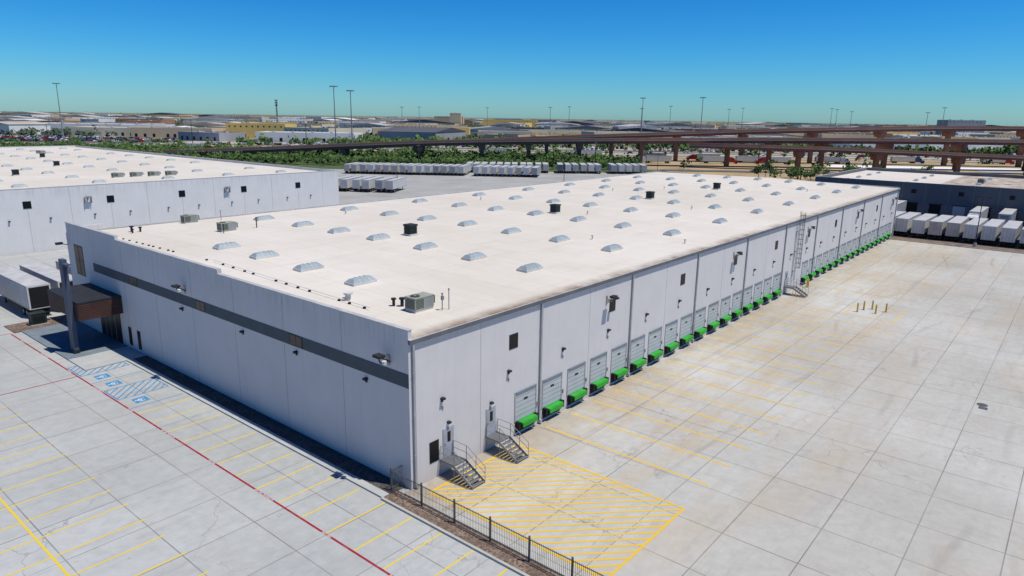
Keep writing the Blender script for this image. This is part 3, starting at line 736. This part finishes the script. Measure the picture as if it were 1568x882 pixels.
# ------------------------------------------------------------------ distant buildings
WM=[M("far_wall_tan",(.58,.45,.29),.9,scale=.02),M("far_wall_cream",(.66,.57,.41),.9,scale=.02),M("far_wall_white",(.75,.74,.70),.9,scale=.02),M("far_wall_grey",(.36,.36,.36),.9,scale=.02),M("far_wall_brick",(.36,.21,.14),.9,scale=.02),M("far_wall_ochre",(.75,.52,.17),.9,scale=.02),M("far_wall_blue",(.22,.28,.36),.9,scale=.02)]
RM=[M("far_roof_white",(.6,.585,.555),.8,scale=.02),M("far_roof_grey",(.25,.255,.27),.8,scale=.02),M("far_roof_dark",(.09,.09,.10),.8,scale=.02),M("far_roof_tan",(.40,.36,.29),.8,scale=.02),M("far_roof_pale_grey",(.38,.39,.40),.8,scale=.02)]
placed=[]
def fbuild(s_,d_,w,l,h,wm=None,rm=None,gable=False,rz=None):
    b=MB(); wm=wm or random.choice(WM); rm=rm or random.choice(RM)
    b.box(-w/2,-l/2,0,w/2,l/2,h,wm)
    if gable: b.prism([(-w/2-.5,h+.002),(w/2+.5,h+.002),(0,h+w*.04+.8)],-l/2-.5,l/2+.5,rm)
    else:
        b.box(-w/2,-l/2,h+.001,w/2,-l/2+.4,h+.8,wm); b.box(-w/2,l/2-.4,h+.001,w/2,l/2,h+.8,wm); b.box(-w/2,-l/2+.4,h+.001,-w/2+.4,l/2-.4,h+.8,wm); b.box(w/2-.4,-l/2+.4,h+.001,w/2,l/2-.4,h+.8,wm)
        b.rect(-w/2+.4,-l/2+.4,w/2-.4,l/2-.4,h+.05,rm)
        for i in range(int(w/18)): x=-w/2+10+i*18; b.box(x,-2,h+.06,x+2.5,1,h+1.6,m_cap)
    x=-w/2+4
    while x<w/2-4:
        b.box(x,-l/2-.08,.6,x+2.6,-l/2-.001,3.8,m_glass if (int(x)%3) else m_door); x+=random.choice((7,9,14))
    if h>11:
        x=-w/2+3
        while x<w/2-3: b.box(x,-l/2-.07,h-2.8,x+1.6,-l/2-.001,h-1.5,m_glass); x+=6
    o=b.build("distant_commercial_building",None,P(s_,d_,0)); o.rotation_euler=(0,0,(ANG+random.uniform(-.5,.5)) if rz is None else rz); placed.append((s_,d_,max(w,l)*.5))
fbuild(-270,760,62,40,14,WM[5],RM[3],rz=ANG); fbuild(-345,735,82,45,9,WM[0],RM[3],rz=ANG); fbuild(-425,760,70,50,8,WM[1],RM[0],rz=ANG); fbuild(-540,900,120,60,9,WM[2],RM[0],rz=ANG)
fbuild(-92,720,85,60,10,WM[3],RM[2],True,rz=ANG+1.3); fbuild(-10,800,60,50,9,WM[1],RM[1],rz=ANG)
fbuild(-10,1700,130,60,18,WM[5],RM[3],rz=ANG); fbuild(-160,1750,70,40,24,WM[0],RM[1],rz=ANG); fbuild(-140,1700,26,30,32,WM[0],RM[1],rz=ANG); fbuild(720,1150,60,30,30,WM[3],RM[2],rz=ANG)
fbuild(-190,660,90,36,8,WM[2],RM[0],rz=ANG); fbuild(330,640,70,36,8,WM[2],RM[1],rz=ANG); fbuild(60,665,80,36,8,WM[0],RM[0],rz=ANG); fbuild(200,680,80,36,8,WM[2],RM[4],rz=ANG)
tries=0
while len(placed)<330 and tries<9000:
    tries+=1
    u=random.random()**.8; d_=1/(1/650+(1/4200-1/650)*u); s_=random.uniform(-.82,.82)*d_
    if d_<730 and s_<-290: continue
    w=random.uniform(28,95)*(1+d_/3500); l=random.uniform(20,50)*(1+d_/3500)
    if any((s_-a)**2+(d_-b_)**2<(r_+max(w,l)*.45)**2 for a,b_,r_ in placed): continue
    fbuild(s_,d_,w,l,random.uniform(6,10)*(1+d_/6000),random.choice(WM[:3]+WM),None,random.random()<.25)

# ------------------------------------------------------------------ trees
def tree(mb,p,h,r,n,q,leafs,trunk=True):
    if trunk:
        mb.cyl(p,p+Vector((random.uniform(-.3,.3),0,h*.5)),.16,m_bark,5,.07)
        for j in range(3):
            a=random.uniform(0,6.28); mb.cyl(p+Vector((0,0,h*.35)),p+Vector((math.cos(a)*r*.6,math.sin(a)*r*.6,h*.7)),.07,m_bark,4,.03)
    blobs=[(Vector((random.uniform(-.6,.6)*r,random.uniform(-.6,.6)*r,h*random.uniform(.38,.8))),random.uniform(.35,.6)*r) for _ in range(5)]
    for i in range(n):
        c_,br=random.choice(blobs); d=Vector((random.gauss(0,1),random.gauss(0,1),random.gauss(0,.8))).normalized()*br*random.uniform(.6,1.05)
        c=p+c_+d
        if c.z<p.z+.2: c.z=p.z+.2
        u=Vector((random.gauss(0,1),random.gauss(0,1),random.gauss(0,1))).normalized(); w=u.orthogonal().normalized()
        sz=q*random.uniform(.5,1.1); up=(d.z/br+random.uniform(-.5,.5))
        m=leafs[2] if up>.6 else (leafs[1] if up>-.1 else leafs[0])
        mb.add([c-u*sz-w*sz*.6,c+u*sz-w*sz*.5,c+u*sz*.7+w*sz*.7,c-u*sz*.6+w*sz*.8],[(0,1,2,3)],m)
mb=MB()
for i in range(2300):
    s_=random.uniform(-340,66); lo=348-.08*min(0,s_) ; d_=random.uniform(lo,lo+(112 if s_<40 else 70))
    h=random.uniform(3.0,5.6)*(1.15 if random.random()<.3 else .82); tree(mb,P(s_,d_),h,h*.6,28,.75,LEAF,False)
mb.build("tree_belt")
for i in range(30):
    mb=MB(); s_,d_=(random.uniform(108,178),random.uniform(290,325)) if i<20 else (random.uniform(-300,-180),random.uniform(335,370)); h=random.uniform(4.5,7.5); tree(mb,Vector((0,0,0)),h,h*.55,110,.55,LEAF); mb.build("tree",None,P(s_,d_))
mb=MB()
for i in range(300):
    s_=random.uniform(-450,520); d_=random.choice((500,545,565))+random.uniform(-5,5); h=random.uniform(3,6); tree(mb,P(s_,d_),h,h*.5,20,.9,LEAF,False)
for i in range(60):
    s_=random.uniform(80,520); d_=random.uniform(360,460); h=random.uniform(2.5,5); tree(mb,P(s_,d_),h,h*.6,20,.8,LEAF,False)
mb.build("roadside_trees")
mb=MB()
for i in range(4800):
    u=random.random()**.85; d_=1/(1/575+(1/7500-1/575)*u); s_=random.uniform(-.85,.85)*d_
    if d_<700 and s_<-290: continue
    if d_<780 and -390<s_<-230: continue
    if any((s_-a)**2+(d_-b_)**2<(r_*.95)**2 for a,b_,r_ in placed): continue
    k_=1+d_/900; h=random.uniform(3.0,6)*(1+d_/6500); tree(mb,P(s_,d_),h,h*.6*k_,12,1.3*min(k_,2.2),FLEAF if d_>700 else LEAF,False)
mb.build("distant_trees")

# ------------------------------------------------------------------ light, sky, camera
SD=Vector((.15,-.36,1)).normalized()
sl=bpy.data.lights.new("sun","SUN"); sl.energy=4.7; sl.angle=rad(.5); sl.color=(1,.95,.86)
so=bpy.data.objects.new("sun",sl); COL.objects.link(so); so.rotation_euler=SD.to_track_quat('Z','Y').to_euler()
w=bpy.data.worlds.new("World"); SC.world=w; w.use_nodes=True; nt=w.node_tree
bg=nt.nodes["Background"]; sk=nt.nodes.new("ShaderNodeTexSky"); sk.sky_type='NISHITA'; sk.sun_disc=False
sk.sun_elevation=math.asin(SD.z); sk.sun_rotation=math.atan2(SD.x,SD.y); sk.altitude=150; sk.air_density=1.0; sk.dust_density=.2; sk.ozone_density=2.0
sep=nt.nodes.new("ShaderNodeSeparateColor"); com=nt.nodes.new("ShaderNodeCombineColor"); nt.links.new(sk.outputs[0],sep.inputs[0])
for i,(g_,k_) in enumerate(((2.7,.52),(1.6,.80),(1.4,1.20))):
    a=nt.nodes.new("ShaderNodeMath"); a.operation='MULTIPLY'; a.inputs[1].default_value=.11; nt.links.new(sep.outputs[i],a.inputs[0])
    p=nt.nodes.new("ShaderNodeMath"); p.operation='POWER'; p.inputs[1].default_value=g_; nt.links.new(a.outputs[0],p.inputs[0])
    q=nt.nodes.new("ShaderNodeMath"); q.operation='MULTIPLY'; q.inputs[1].default_value=k_*10; nt.links.new(p.outputs[0],q.inputs[0]); nt.links.new(q.outputs[0],com.inputs[i])
nt.links.new(com.outputs[0],bg.inputs[0]); bg.inputs[1].default_value=.1
F=Vector((.7491,.6176,-.2395)).normalized(); th=rad(.84)
Fh=Vector((F.x,F.y,0)).normalized(); R0=Vector((Fh.y,-Fh.x,0)); U0=R0.cross(F)
R=R0*math.cos(th)+U0*math.sin(th); U=R.cross(F)
cam=bpy.data.cameras.new("camera"); co=bpy.data.objects.new("camera",cam); COL.objects.link(co)
cam.lens=1060/1568*36; cam.clip_end=30000; cam.clip_start=.5
Mx=Matrix((R,U,-F)).transposed().to_4x4(); Mx.translation=Vector((-28.83,-32.48,25)); co.matrix_world=Mx
SC.camera=co
SC.view_settings.view_transform='Standard'; SC.view_settings.look='None'; SC.view_settings.exposure=0
